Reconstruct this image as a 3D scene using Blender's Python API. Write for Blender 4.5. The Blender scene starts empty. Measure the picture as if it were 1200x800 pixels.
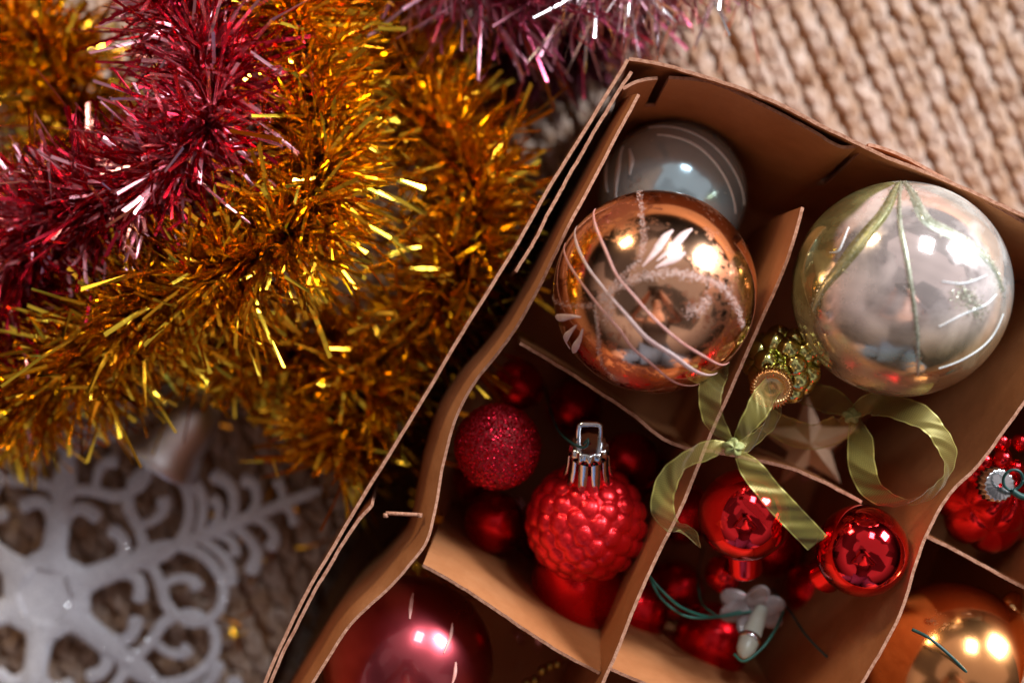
import bpy, math, random
import numpy as np
from mathutils import Vector, Matrix

random.seed(7)
rng = np.random.default_rng(11)
PI = math.pi
scene = bpy.context.scene
COL = scene.collection

# ------------------------------------------------------------------ camera
CAM_H = 0.54          # camera height above the rug (metres)
RIM = 0.12            # height of the box rim
KX = 0.72             # sensor / lens
cam_d = bpy.data.cameras.new('camera')
cam = bpy.data.objects.new('camera', cam_d)
COL.objects.link(cam)
cam.location = (0, 0, CAM_H)
cam.rotation_euler = (0, 0, 0)
cam_d.sensor_width = 36
cam_d.lens = 50
cam_d.clip_start = 0.01
cam_d.clip_end = 50
cam_d.dof.use_dof = True
cam_d.dof.focus_distance = CAM_H - 0.118
cam_d.dof.aperture_fstop = 3.9
scene.camera = cam

# ------------------------------------------------------------------ world: a dim, pale room
w = bpy.data.worlds.new('World')
scene.world = w
w.use_nodes = True
nt = w.node_tree
nt.nodes.clear()
out = nt.nodes.new('ShaderNodeOutputWorld')
bg = nt.nodes.new('ShaderNodeBackground')
tc = nt.nodes.new('ShaderNodeTexCoord')
sep = nt.nodes.new('ShaderNodeSeparateXYZ')
nt.links.new(tc.outputs['Generated'], sep.inputs[0])
nz = nt.nodes.new('ShaderNodeTexVoronoi')
nz.inputs['Scale'].default_value = 2.6
nt.links.new(tc.outputs['Generated'], nz.inputs['Vector'])
nzr = nt.nodes.new('ShaderNodeValToRGB')
nzr.color_ramp.elements[0].position = 0.46; nzr.color_ramp.elements[0].color = (0.05, 0.045, 0.055, 1)
nzr.color_ramp.elements[1].position = 0.56; nzr.color_ramp.elements[1].color = (1.25, 1.2, 1.2, 1)
nzs = nt.nodes.new('ShaderNodeSeparateColor')
nt.links.new(nz.outputs['Color'], nzs.inputs[0]); nt.links.new(nzs.outputs[0], nzr.inputs[0])
mp = nt.nodes.new('ShaderNodeMapRange')
mp.inputs['From Min'].default_value = -0.25
mp.inputs['From Max'].default_value = 0.95
nt.links.new(sep.outputs['Z'], mp.inputs['Value'])
ramp = nt.nodes.new('ShaderNodeValToRGB')
e = ramp.color_ramp.elements
e[0].position = 0.0; e[0].color = (0.02, 0.014, 0.012, 1)
e[1].position = 1.0; e[1].color = (0.75, 0.68, 0.66, 1)
a = ramp.color_ramp.elements.new(0.30); a.color = (0.05, 0.034, 0.028, 1)
a = ramp.color_ramp.elements.new(0.55); a.color = (0.55, 0.46, 0.44, 1)
a = ramp.color_ramp.elements.new(0.68); a.color = (0.95, 0.84, 0.80, 1)
a = ramp.color_ramp.elements.new(0.86); a.color = (0.80, 0.71, 0.69, 1)
nt.links.new(mp.outputs[0], ramp.inputs[0])
mixn = nt.nodes.new('ShaderNodeMix'); mixn.data_type = 'RGBA'; mixn.blend_type = 'MULTIPLY'
mixn.inputs['Factor'].default_value = 0.8
nt.links.new(ramp.outputs[0], mixn.inputs['A'])
nt.links.new(nzr.outputs[0], mixn.inputs['B'])
nt.links.new(mixn.outputs['Result'], bg.inputs['Color'])
bg.inputs['Strength'].default_value = 0.43
nt.links.new(bg.outputs[0], out.inputs[0])

def area(name, az, el, dist, sx, sy, power, col, target=(0.03, 0, 0.08)):
    d = bpy.data.lights.new(name, 'AREA')
    d.shape = 'RECTANGLE'; d.size = sx; d.size_y = sy
    d.energy = power; d.color = col
    o = bpy.data.objects.new(name, d); COL.objects.link(o)
    v = Vector((math.cos(el)*math.cos(az), math.cos(el)*math.sin(az), math.sin(el)))
    o.location = Vector(target) + v*dist
    o.rotation_euler = (-v).to_track_quat('-Z', 'Y').to_euler()
    return o
area('window_light', math.radians(36), math.radians(26), 1.7, 0.42, 0.52, 54, (0.90, 0.95, 1.0))
area('lamp_light', math.radians(122), math.radians(24), 1.6, 0.28, 0.22, 7, (1.0, 0.80, 0.52))

area('window_light', math.radians(68), math.radians(44), 1.7, 0.30, 0.42, 10, (0.88, 0.95, 1.0))

scene.view_settings.view_transform = 'Standard'
scene.view_settings.look = 'None'
scene.view_settings.gamma = 1
scene.view_settings.exposure = 0.02
scene.render.resolution_x = 1024
scene.render.resolution_y = 682
scene.render.engine = 'CYCLES'

# ------------------------------------------------------------------ helpers
def mpp(z):
    return KX*(CAM_H - z)/1200.0
def P(px, py, z):
    s = mpp(z)
    return np.array(((px-600)*s, (400-py)*s, z))
def PP(pts, z=None):
    return np.array([P(p[0], p[1], p[2] if len(p) > 2 else z) for p in pts])

ORI = {}
def empty(name, loc):
    o = bpy.data.objects.new(name, None)
    o.empty_display_size = 0.01
    o.location = loc
    COL.objects.link(o)
    ORI[o.name] = np.array(loc, float)
    return o
def tag(o, label=None, cat=None, group=None, kind=None):
    if label: o['label'] = label
    if cat: o['category'] = cat
    if group: o['group'] = group
    if kind: o['kind'] = kind
    return o
def obj(name, verts, faces, mat, parent=None, smooth=True, loc=None, mats=None, midx=None, cols=None, angle=None):
    verts = np.asarray(verts, float)
    if parent is not None:
        base = ORI[parent.name]
    else:
        base = np.array(loc if loc is not None else (verts.min(0)+verts.max(0))/2*np.array((1, 1, 0)) + np.array((0, 0, verts[:, 2].min())))
    me = bpy.data.meshes.new(name)
    me.from_pydata((verts-base).tolist(), [], [list(map(int, f)) for f in faces])
    for m in (mats or [mat]):
        me.materials.append(m)
    if midx is not None:
        me.polygons.foreach_set('material_index', np.asarray(midx, dtype=np.int32))
    me.polygons.foreach_set('use_smooth', np.full(len(me.polygons), smooth))
    if cols is not None:
        ca = me.color_attributes.new('paint', 'FLOAT_COLOR', 'POINT')
        c4 = np.ones((len(verts), 4)); c4[:, :3] = cols
        ca.data.foreach_set('color', c4.ravel())
    me.update()
    o = bpy.data.objects.new(name, me)
    COL.objects.link(o)
    if parent is not None:
        o.parent = parent
    else:
        o.location = base
    ORI[o.name] = base
    return o

class MB:
    def __init__(s): s.v = []; s.f = []; s.n = 0; s.mi = []
    def add(s, v, f, mi=0):
        v = np.asarray(v)
        s.v.append(v); s.f.extend([[i+s.n for i in q] for q in f]); s.mi.extend([mi]*len(f)); s.n += len(v)
    def verts(s): return np.concatenate(s.v)

def catmull(pts, n):
    pts = np.asarray(pts, float)
    if len(pts) == 2:
        t = np.linspace(0, 1, n)[:, None]
        return pts[0]*(1-t)+pts[1]*t
    p = np.vstack([2*pts[0]-pts[1], pts, 2*pts[-1]-pts[-2]])
    dense = []
    for i in range(1, len(p)-2):
        t = np.linspace(0, 1, 24, endpoint=False)[:, None]
        dense.append(0.5*((2*p[i])+(-p[i-1]+p[i+1])*t+(2*p[i-1]-5*p[i]+4*p[i+1]-p[i+2])*t**2+(-p[i-1]+3*p[i]-3*p[i+1]+p[i+2])*t**3))
    dense = np.vstack(dense+[pts[-1:]])
    d = np.r_[0, np.cumsum(np.linalg.norm(np.diff(dense[:, :3], axis=0), axis=1))]
    q = np.linspace(0, d[-1], n)
    return np.stack([np.interp(q, d, dense[:, k]) for k in range(dense.shape[1])], 1)

def norm(v):
    v = np.asarray(v, float)
    return v/np.maximum(np.linalg.norm(v, axis=-1, keepdims=True), 1e-12)

def tube(path, r, seg=8, flat=None, cap=True):
    """tube along path; r scalar or array; flat=(height ratio) squashes in world z"""
    path = np.asarray(path, float); n = len(path)
    r = np.full(n, r) if np.isscalar(r) else np.asarray(r)
    T = norm(np.gradient(path, axis=0))
    up = np.array((0, 0, 1.0))
    if flat is None:
        N = np.zeros_like(T); x = np.cross(T[0], up)
        if np.linalg.norm(x) < 1e-3: x = np.cross(T[0], (1, 0, 0))
        N[0] = norm(x)
        for i in range(1, n):
            x = N[i-1]-T[i]*np.dot(N[i-1], T[i]); N[i] = norm(x)
        B = np.cross(T, N); fb = 1.0
    else:
        N = norm(np.cross(T, up)); B = np.tile(up, (n, 1)); fb = flat
    a = np.linspace(0, 2*PI, seg, endpoint=False)
    v = path[:, None, :]+r[:, None, None]*(np.cos(a)[None, :, None]*N[:, None, :]+fb*np.sin(a)[None, :, None]*B[:, None, :])
    f = []
    for i in range(n-1):
        for k in range(seg):
            k2 = (k+1) % seg
            f.append((i*seg+k, i*seg+k2, (i+1)*seg+k2, (i+1)*seg+k))
    V = v.reshape(-1, 3)
    if cap:
        f.append(tuple(range(seg-1, -1, -1))); f.append(tuple((n-1)*seg+k for k in range(seg)))
    return V, f

def frame(axis):
    axis = norm(axis)
    x = np.cross(axis, (0, 0, 1.0))
    if np.linalg.norm(x) < 1e-3: x = np.cross(axis, (0, 1.0, 0))
    x = norm(x); y = np.cross(axis, x)
    return x, y, axis

def lathe(profile, origin, axis, seg=32, mod=None):
    """profile list of (t along axis, r); mod(angle, i)->radius factor"""
    x, y, z = frame(axis)
    v = []
    for i, (t, r) in enumerate(profile):
        for k in range(seg):
            a = 2*PI*k/seg
            rr = r*(mod(a, i) if mod else 1)
            v.append(np.asarray(origin)+z*t+x*rr*math.cos(a)+y*rr*math.sin(a))
    f = []
    for i in range(len(profile)-1):
        for k in range(seg):
            k2 = (k+1) % seg
            f.append((i*seg+k, i*seg+k2, (i+1)*seg+k2, (i+1)*seg+k))
    return np.array(v), f

def sphere(c, r, nu=48, nv=32, axis=(0, 0, 1), scale=1.0):
    """unit sphere with poles on axis; scale squashes along the axis"""
    x, y, z = frame(axis)
    v = [z]
    for j in range(1, nv):
        th = PI*j/nv
        for i in range(nu):
            a = 2*PI*i/nu
            v.append(z*math.cos(th)*scale+(x*math.cos(a)+y*math.sin(a))*math.sin(th))
    v[0] = z*scale
    v.append(-z*scale)
    f = []
    for i in range(nu):
        f.append((0, 1+i, 1+(i+1) % nu))
    for j in range(nv-2):
        for i in range(nu):
            a = 1+j*nu+i; b = 1+j*nu+(i+1) % nu
            f.append((a, a+nu, b+nu, b))
    L = len(v)-1
    for i in range(nu):
        f.append((L, 1+(nv-2)*nu+(i+1) % nu, 1+(nv-2)*nu+i))
    return np.array(v)*r+np.asarray(c), f

# ------------------------------------------------------------------ materials
def mat(name):
    m = bpy.data.materials.new(name); m.use_nodes = True
    n = m.node_tree
    return m, n, n.nodes['Principled BSDF']
def N(n, t, **kw):
    x = n.nodes.new(t)
    for k, v in kw.items():
        x.inputs[k.replace('_', ' ')].default_value = v
    return x
def ramp_node(n, stops):
    r = n.nodes.new('ShaderNodeValToRGB')
    el = r.color_ramp.elements
    el[0].position, el[0].color = stops[0][0], (*stops[0][1], 1)
    el[1].position, el[1].color = stops[-1][0], (*stops[-1][1], 1)
    for p, c in stops[1:-1]:
        q = el.new(p); q.color = (*c, 1)
    return r

def noise_mat(name, c1, c2, scale, rough=0.6, metallic=0.0, bump=0.0, bscale=None, bdist=0.0005, detail=5, r2=None, coat=0, spec=0.5):
    m, n, b = mat(name)
    t = N(n, 'ShaderNodeTexCoord')
    no = N(n, 'ShaderNodeTexNoise', Scale=scale, Detail=detail)
    n.links.new(t.outputs['Object'], no.inputs['Vector'])
    r = ramp_node(n, [(0.35, c1), (0.65, c2)])
    n.links.new(no.outputs['Fac'], r.inputs[0])
    n.links.new(r.outputs[0], b.inputs['Base Color'])
    b.inputs['Roughness'].default_value = rough
    b.inputs['Metallic'].default_value = metallic
    b.inputs['Coat Weight'].default_value = coat
    b.inputs['Specular IOR Level'].default_value = spec
    if r2 is not None:
        mr = N(n, 'ShaderNodeMapRange'); mr.inputs['To Min'].default_value = rough; mr.inputs['To Max'].default_value = r2
        n.links.new(no.outputs['Fac'], mr.inputs['Value']); n.links.new(mr.outputs[0], b.inputs['Roughness'])
    if bump:
        nb = N(n, 'ShaderNodeTexNoise', Scale=bscale or scale*4, Detail=4)
        n.links.new(t.outputs['Object'], nb.inputs['Vector'])
        bp = N(n, 'ShaderNodeBump', Strength=bump, Distance=bdist)
        n.links.new(nb.outputs['Fac'], bp.inputs['Height']); n.links.new(bp.outputs[0], b.inputs['Normal'])
    return m

m, n, b = mat('cardboard')
t = N(n, 'ShaderNodeTexCoord')
def cn(scale, detail=5, vec=None, rough_=0.6):
    x = N(n, 'ShaderNodeTexNoise', Scale=scale, Detail=detail, Roughness=rough_)
    n.links.new(vec or t.outputs['Object'], x.inputs['Vector']); return x.outputs['Fac']
r1 = ramp_node(n, [(0.3, (0.34, 0.120, 0.040)), (0.5, (0.40, 0.150, 0.054)), (0.72, (0.47, 0.195, 0.078))])
n.links.new(cn(38, 8, None, 0.7), r1.inputs[0])
mpg = n.nodes.new('ShaderNodeMapping'); mpg.inputs['Scale'].default_value = (1, 1, 6)
n.links.new(t.outputs['Object'], mpg.inputs['Vector'])
k1_ = N(n, 'ShaderNodeMapRange'); k1_.inputs['From Min'].default_value = .60; k1_.inputs['From Max'].default_value = .72; k1_.inputs['To Max'].default_value = .55
n.links.new(cn(700, 6, mpg.outputs[0]), k1_.inputs['Value'])
mx1 = n.nodes.new('ShaderNodeMix'); mx1.data_type = 'RGBA'; mx1.inputs['B'].default_value = (0.20, 0.065, 0.022, 1)
n.links.new(k1_.outputs[0], mx1.inputs['Factor']); n.links.new(r1.outputs[0], mx1.inputs['A'])
k2_ = N(n, 'ShaderNodeMapRange'); k2_.inputs['From Min'].default_value = .63; k2_.inputs['From Max'].default_value = .70; k2_.inputs['To Max'].default_value = .5
n.links.new(cn(120, 9, None, 0.8), k2_.inputs['Value'])
mx2 = n.nodes.new('ShaderNodeMix'); mx2.data_type = 'RGBA'; mx2.inputs['B'].default_value = (0.58, 0.30, 0.16, 1)
n.links.new(k2_.outputs[0], mx2.inputs['Factor']); n.links.new(mx1.outputs['Result'], mx2.inputs['A'])
n.links.new(mx2.outputs['Result'], b.inputs['Base Color'])
b.inputs['Roughness'].default_value = 0.6; b.inputs['Specular IOR Level'].default_value = 0.3
bp = N(n, 'ShaderNodeBump', Strength=0.35, Distance=0.0004); n.links.new(cn(500, 6), bp.inputs['Height'])
bp2 = N(n, 'ShaderNodeBump', Strength=0.5, Distance=0.003); n.links.new(cn(26, 3), bp2.inputs['Height']); n.links.new(bp.outputs[0], bp2.inputs['Normal'])
n.links.new(bp2.outputs[0], b.inputs['Normal'])
CARD = m
CUT = noise_mat('cardboard_cut_edge', (0.52, 0.27, 0.18), (0.34, 0.15, 0.09), 700, rough=0.9, bump=0.6, bscale=2500, bdist=0.0004, spec=0.1)
JUTE = noise_mat('jute_yarn', (0.42, 0.25, 0.155), (0.60, 0.46, 0.385), 150, rough=0.95, bump=0.7, bscale=1500, bdist=0.0008, detail=6, spec=0.1)
RUGB = noise_mat('jute_backing', (0.28, 0.13, 0.06), (0.36, 0.18, 0.09), 300, rough=1.0, spec=0.05)

def foil(name, front, back, rough=0.2, back_amt=1.0):
    m, n, b = mat(name)
    g = N(n, 'ShaderNodeNewGeometry')
    mx = n.nodes.new('ShaderNodeMix'); mx.data_type = 'RGBA'
    mx.inputs['A'].default_value = (*front, 1); mx.inputs['B'].default_value = (*back, 1)
    n.links.new(g.outputs['Backfacing'], mx.inputs['Factor'])
    n.links.new(mx.outputs['Result'], b.inputs['Base Color'])
    b.inputs['Metallic'].default_value = 1; b.inputs['Roughness'].default_value = rough
    return m
GOLD = foil('gold_foil', (1.0, 0.67, 0.06), (0.80, 0.38, 0.022), 0.16)  # glints painted as yellow fronts, shaded depth as orange-brown backs
REDF = foil('red_foil', (0.62, 0.025, 0.055), (0.88, 0.40, 0.46), 0.24)  # pale pink highlights painted in as the back-face colour
PINKF = foil('pink_foil', (0.50, 0.09, 0.17), (0.62, 0.30, 0.38), 0.34)
PLUMF = foil('plum_foil', (0.16, 0.035, 0.06), (0.12, 0.03, 0.05), 0.4)
SILVF = foil('silver_foil', (0.8, 0.75, 0.78), (0.7, 0.5, 0.55), 0.25)
CORD = noise_mat('garland_cord', (0.03, 0.012, 0.008), (0.05, 0.02, 0.01), 200, rough=0.8)

def metal(name, col, rough, speck=None, speck_scale=300, thr=(0.55, 0.62), speck_rough=0.5, coat=0.0, bump=0.0, rvar=0.05, cvar=0.85):
    """mirror lacquer with faint uneven silvering; speck = colour of worn flecks"""
    m, n, b = mat(name)
    t = N(n, 'ShaderNodeTexCoord')
    no = N(n, 'ShaderNodeTexNoise', Scale=70, Detail=4)
    n.links.new(t.outputs['Object'], no.inputs['Vector'])
    r = ramp_node(n, [(0.3, tuple(c*cvar for c in col)), (0.7, col)])
    n.links.new(no.outputs['Fac'], r.inputs[0])
    mr = N(n, 'ShaderNodeMapRange'); mr.inputs['To Min'].default_value = rough; mr.inputs['To Max'].default_value = rough+rvar
    n.links.new(no.outputs['Fac'], mr.inputs['Value'])
    csock, rsock = r.outputs[0], mr.outputs[0]
    if speck is not None:
        n2 = N(n, 'ShaderNodeTexNoise', Scale=speck_scale, Detail=8, Roughness=0.75)
        n3 = N(n, 'ShaderNodeTexNoise', Scale=45, Detail=3)
        n.links.new(t.outputs['Object'], n2.inputs['Vector']); n.links.new(t.outputs['Object'], n3.inputs['Vector'])
        ad = N(n, 'ShaderNodeMath'); ad.operation = 'ADD'
        ml = N(n, 'ShaderNodeMath'); ml.operation = 'MULTIPLY_ADD'; ml.inputs[1].default_value = 0.9; ml.inputs[2].default_value = -0.45
        n.links.new(n3.outputs['Fac'], ml.inputs[0]); n.links.new(ml.outputs[0], ad.inputs[0]); n.links.new(n2.outputs['Fac'], ad.inputs[1])
        k = N(n, 'ShaderNodeMapRange'); k.inputs['From Min'].default_value = thr[0]; k.inputs['From Max'].default_value = thr[1]
        n.links.new(ad.outputs[0], k.inputs['Value'])
        mx = n.nodes.new('ShaderNodeMix'); mx.data_type = 'RGBA'; mx.inputs['B'].default_value = (*speck, 1)
        n.links.new(k.outputs[0], mx.inputs['Factor']); n.links.new(csock, mx.inputs['A'])
        mf = n.nodes.new('ShaderNodeMix'); mf.data_type = 'FLOAT'; mf.inputs[3].default_value = speck_rough
        n.links.new(k.outputs[0], mf.inputs[0]); n.links.new(rsock, mf.inputs[2])
        csock, rsock = mx.outputs['Result'], mf.outputs[0]
    n.links.new(csock, b.inputs['Base Color']); n.links.new(rsock, b.inputs['Roughness'])
    b.inputs['Metallic'].default_value = 1
    b.inputs['Coat Weight'].default_value = coat; b.inputs['Coat Roughness'].default_value = 0.03
    bp = N(n, 'ShaderNodeBump', Strength=0.06 if not bump else bump, Distance=0.001)
    nb = N(n, 'ShaderNodeTexNoise', Scale=90, Detail=2)
    n.links.new(t.outputs['Object'], nb.inputs['Vector'])
    n.links.new(nb.outputs['Fac'], bp.inputs['Height']); n.links.new(bp.outputs[0], b.inputs['Normal'])
    return m
COPPER = metal('copper_mirror', (1.0, 0.55, 0.33), 0.08, speck=(0.50, 0.18, 0.09), speck_scale=420, thr=(0.53, 0.62), speck_rough=0.4, coat=0.3, rvar=.08)
COPPER2 = metal('amber_mirror', (1.0, 0.43, 0.15), 0.15, speck=(0.5, 0.22, 0.12), thr=(0.66, 0.8), coat=0.5)
REDM = metal('red_mirror', (0.92, 0.014, 0.022), 0.06, coat=0.35)
REDSAT = metal('red_satin', (0.80, 0.008, 0.015), 0.25, coat=0.15)
ROSE = metal('rose_satin', (0.52, 0.07, 0.09), 0.24, coat=0.8, rvar=0.10)
SILVB = metal('blue_silver_mirror', (0.58, 0.82, 0.94), 0.12, speck=(0.3, 0.3, 0.3), thr=(0.64, 0.8), coat=0.4)
SILVB.node_tree.nodes['Principled BSDF'].inputs['Metallic'].default_value = 0.62
OLIVE = metal('olive_mirror', (0.74, 0.74, 0.26), 0.14, coat=0.6)
GOLDM = metal('gold_cap_metal', (0.95, 0.58, 0.26), 0.2)
CHROME = metal('silver_cap_metal', (0.82, 0.84, 0.88), 0.16)
CHROMED = metal('dull_silver', (0.9, 0.88, 0.92), 0.38)
PAINTW = noise_mat('pink_white_paint', (0.78, 0.50, 0.46), (0.86, 0.66, 0.64), 300, rough=0.4)
PAINTP = noise_mat('pink_paint', (0.66, 0.27, 0.22), (0.76, 0.40, 0.35), 300, rough=0.4)
FROST = noise_mat('frosting', (0.80, 0.60, 0.54), (0.66, 0.46, 0.40), 500, rough=0.35)
PAINTG = noise_mat('pale_leaf_paint', (0.66, 0.70, 0.72), (0.8, 0.82, 0.84), 300, rough=0.5)
GLITW = noise_mat('white_glitter', (0.60, 0.57, 0.63), (0.90, 0.88, 0.93), 1100, rough=0.55, bump=0.9, bscale=2200, bdist=0.0006)
SPARK = metal('silver_flake', (0.9, 0.9, 0.95), 0.15)
WIRE = noise_mat('green_wire', (0.012, 0.10, 0.075), (0.02, 0.16, 0.115), 200, rough=0.4)
WIRED = noise_mat('dark_green_wire', (0.006, 0.04, 0.035), (0.01, 0.06, 0.05), 200, rough=0.45)
GLITR = metal('red_flake', (0.85, 0.02, 0.05), 0.3)
DEEPR = noise_mat('deep_red_lacquer', (0.34, 0.006, 0.014), (0.48, 0.012, 0.022), 300, rough=0.6)
GLITG = noise_mat('green_grey_glitter', (0.30, 0.32, 0.20), (0.62, 0.62, 0.52), 1500, rough=0.35, metallic=0.6)
GLITO = noise_mat('olive_glitter', (0.34, 0.34, 0.15), (0.56, 0.54, 0.32), 900, rough=0.4, metallic=0.6)

m, n, b = mat('sector_painted_mirror')
at = n.nodes.new('ShaderNodeAttribute'); at.attribute_name = 'paint'
n.links.new(at.outputs['Color'], b.inputs['Base Color'])
t = N(n, 'ShaderNodeTexCoord'); no = N(n, 'ShaderNodeTexNoise', Scale=60, Detail=5)
n.links.new(t.outputs['Object'], no.inputs['Vector'])
mr = N(n, 'ShaderNodeMapRange'); mr.inputs['To Min'].default_value = 0.14; mr.inputs['To Max'].default_value = 0.42
n.links.new(no.outputs['Fac'], mr.inputs['Value']); n.links.new(mr.outputs[0], b.inputs['Roughness'])
n5 = N(n, 'ShaderNodeTexNoise', Scale=40, Detail=6, Roughness=0.6, Distortion=0.4)
n.links.new(t.outputs['Object'], n5.inputs['Vector'])
fm = N(n, 'ShaderNodeMapRange'); fm.inputs['From Min'].default_value = .47; fm.inputs['From Max'].default_value = .62
fm.inputs['To Min'].default_value = 0.76; fm.inputs['To Max'].default_value = 0.42
n.links.new(n5.outputs['Fac'], fm.inputs['Value']); n.links.new(fm.outputs[0], b.inputs['Metallic'])
fr = N(n, 'ShaderNodeMapRange'); fr.inputs['From Min'].default_value = .47; fr.inputs['From Max'].default_value = .62
fr.inputs['To Min'].default_value = 0.09; fr.inputs['To Max'].default_value = 0.30
n.links.new(n5.outputs['Fac'], fr.inputs['Value']); n.links.new(fr.outputs[0], b.inputs['Roughness'])
b.inputs['Coat Weight'].default_value = 0.15
bp = N(n, 'ShaderNodeBump', Strength=0.06, Distance=0.002); nb = N(n, 'ShaderNodeTexNoise', Scale=40, Detail=2)
n.links.new(t.outputs['Object'], nb.inputs['Vector']); n.links.new(nb.outputs['Fac'], bp.inputs['Height']); n.links.new(bp.outputs[0], b.inputs['Normal'])
SECTOR = m

m, n, b = mat('organza')
uv = n.nodes.new('ShaderNodeUVMap'); uv.uv_map = 'UVMap'
sp = N(n, 'ShaderNodeSeparateXYZ'); n.links.new(uv.outputs[0], sp.inputs[0])
def fmath(op, a, bb=None, c=None):
    x = N(n, 'ShaderNodeMath'); x.operation = op
    for i, q in enumerate((a, bb, c)):
        if q is None: continue
        if isinstance(q, (int, float)): x.inputs[i].default_value = q
        else: n.links.new(q, x.inputs[i])
    return x.outputs[0]
wu = fmath('ABSOLUTE', fmath('SINE', fmath('MULTIPLY', sp.outputs['X'], 15*PI)))      # across the ribbon
wv = fmath('ABSOLUTE', fmath('SINE', fmath('MULTIPLY', sp.outputs['Y'], 5200.0)))
thread = fmath('MAXIMUM', fmath('POWER', wu, 3.0), fmath('POWER', wv, 3.0))
edge = fmath('GREATER_THAN', fmath('ABSOLUTE', fmath('SUBTRACT', sp.outputs['X'], 0.5)), 0.44)
alpha = fmath('MAXIMUM', fmath('MULTIPLY_ADD', thread, 0.40, 0.06), fmath('MULTIPLY', edge, 0.70))
n.links.new(alpha, b.inputs['Alpha'])
rr = ramp_node(n, [(0.0, (0.24, 0.185, 0.02)), (1.0, (0.46, 0.375, 0.08))])
n.links.new(thread, rr.inputs[0]); n.links.new(rr.outputs[0], b.inputs['Base Color'])
b.inputs['Roughness'].default_value = 0.38; b.inputs['Sheen Weight'].default_value = 0.4
b.inputs['Metallic'].default_value = 0.25
ORG = m

m, n, b = mat('milky_plastic')
b.inputs['Base Color'].default_value = (0.74, 0.78, 0.66, 1); b.inputs['Roughness'].default_value = 0.25
b.inputs['Transmission Weight'].default_value = 0.35; b.inputs['Subsurface Weight'].default_value = 0.3; b.inputs['Subsurface Radius'].default_value = (0.004, 0.004, 0.003)
no = N(n, 'ShaderNodeTexNoise', Scale=250); rr = ramp_node(n, [(0.3, (0.62, 0.66, 0.52)), (0.7, (0.82, 0.82, 0.74))])
n.links.new(no.outputs['Fac'], rr.inputs[0]); n.links.new(rr.outputs[0], b.inputs['Base Color'])
MILK = m
m, n, b = mat('clear_plastic')
b.inputs['Base Color'].default_value = (0.86, 0.78, 0.78, 1); b.inputs['Roughness'].default_value = 0.15; b.inputs['Transmission Weight'].default_value = 0.75; b.inputs['IOR'].default_value = 1.4
CLEAR = m

# ------------------------------------------------------------------ rug (one sheet + woven yarn)
v = [(-2, -2, 0), (2, -2, 0), (2, 2, 0), (-2, 2, 0)]
rug = obj('rug', v, [(0, 1, 2, 3)], RUGB, loc=(0, 0, 0), smooth=False)
tag(rug, 'beige woven jute rug in braided rows', None, None, 'structure')
mb = MB()
sv, sf = sphere((0, 0, 0), 1.0, 10, 8, axis=(1, 0, 0))
s0 = mpp(0)
rowdir = norm(np.array((0.405, -0.914, 0))); across = np.array((0.914, 0.405, 0))
pr, pa = 26*s0, 23.5*s0
allv = []; cnt = 0
ex, ey = 0.30, 0.22
for i in range(-60, 61):
    wob = rng.uniform(0, 6)
    for j in range(-52, 53):
        for side in (-1, 1):
            c = across*(i*pr + side*pr*0.17 + 0.0006*math.sin(j*0.35+wob)) + rowdir*((j+0.5*(side > 0)+0.07*rng.normal())*pa)
            if abs(c[0]) > ex or abs(c[1]) > ey: continue
            th = side*0.30+rng.normal()*0.08
            d = rowdir*math.cos(th)-across*math.sin(th)
            e2 = np.array((-d[1], d[0], 0))
            L = pa*0.72*rng.uniform(.9, 1.1); W = pr*0.25*rng.uniform(.88, 1.12)
            tilt = d*1.0+np.array((0, 0, 0.22*side))
            V = sv[:, :1]*L*tilt+sv[:, 1:2]*W*e2+sv[:, 2:3]*np.array((0, 0, 0.0020))
            allv.append(V+c+np.array((0, 0, 0.0022+rng.normal()*0.0004))); cnt += 1
nv = len(sv)
fa = np.array([f if len(f) == 4 else (f[0], f[1], f[2], -1) for f in sf])
faces = []
for k in range(cnt):
    q = fa+k*nv
    for r_, o_ in zip(q, fa):
        faces.append(r_.tolist() if o_[3] >= 0 else r_[:3].tolist())
yarn = obj('woven_yarn', np.concatenate(allv), faces, JUTE, rug)
tag(yarn, kind='stuff')
# loose hairs standing off the yarn
mb = MB()
for k in range(2600):
    x = rng.uniform(-ex, ex); y = rng.uniform(-ey, ey)
    a_ = rng.uniform(0, 2*PI); L = rng.uniform(.005, .014)
    p0 = np.array((x, y, .004)); d = np.array((math.cos(a_), math.sin(a_), rng.uniform(.05, .5)))*L
    p = np.array([p0, p0+d*.5+rng.normal(size=3)*.0007, p0+d+rng.normal(size=3)*.001])
    vv, ff = tube(p, 0.00010, 3, cap=False); mb.add(vv, ff)
h = obj('loose_fibre', mb.verts(), mb.f, JUTE, rug); tag(h, kind='stuff')

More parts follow.
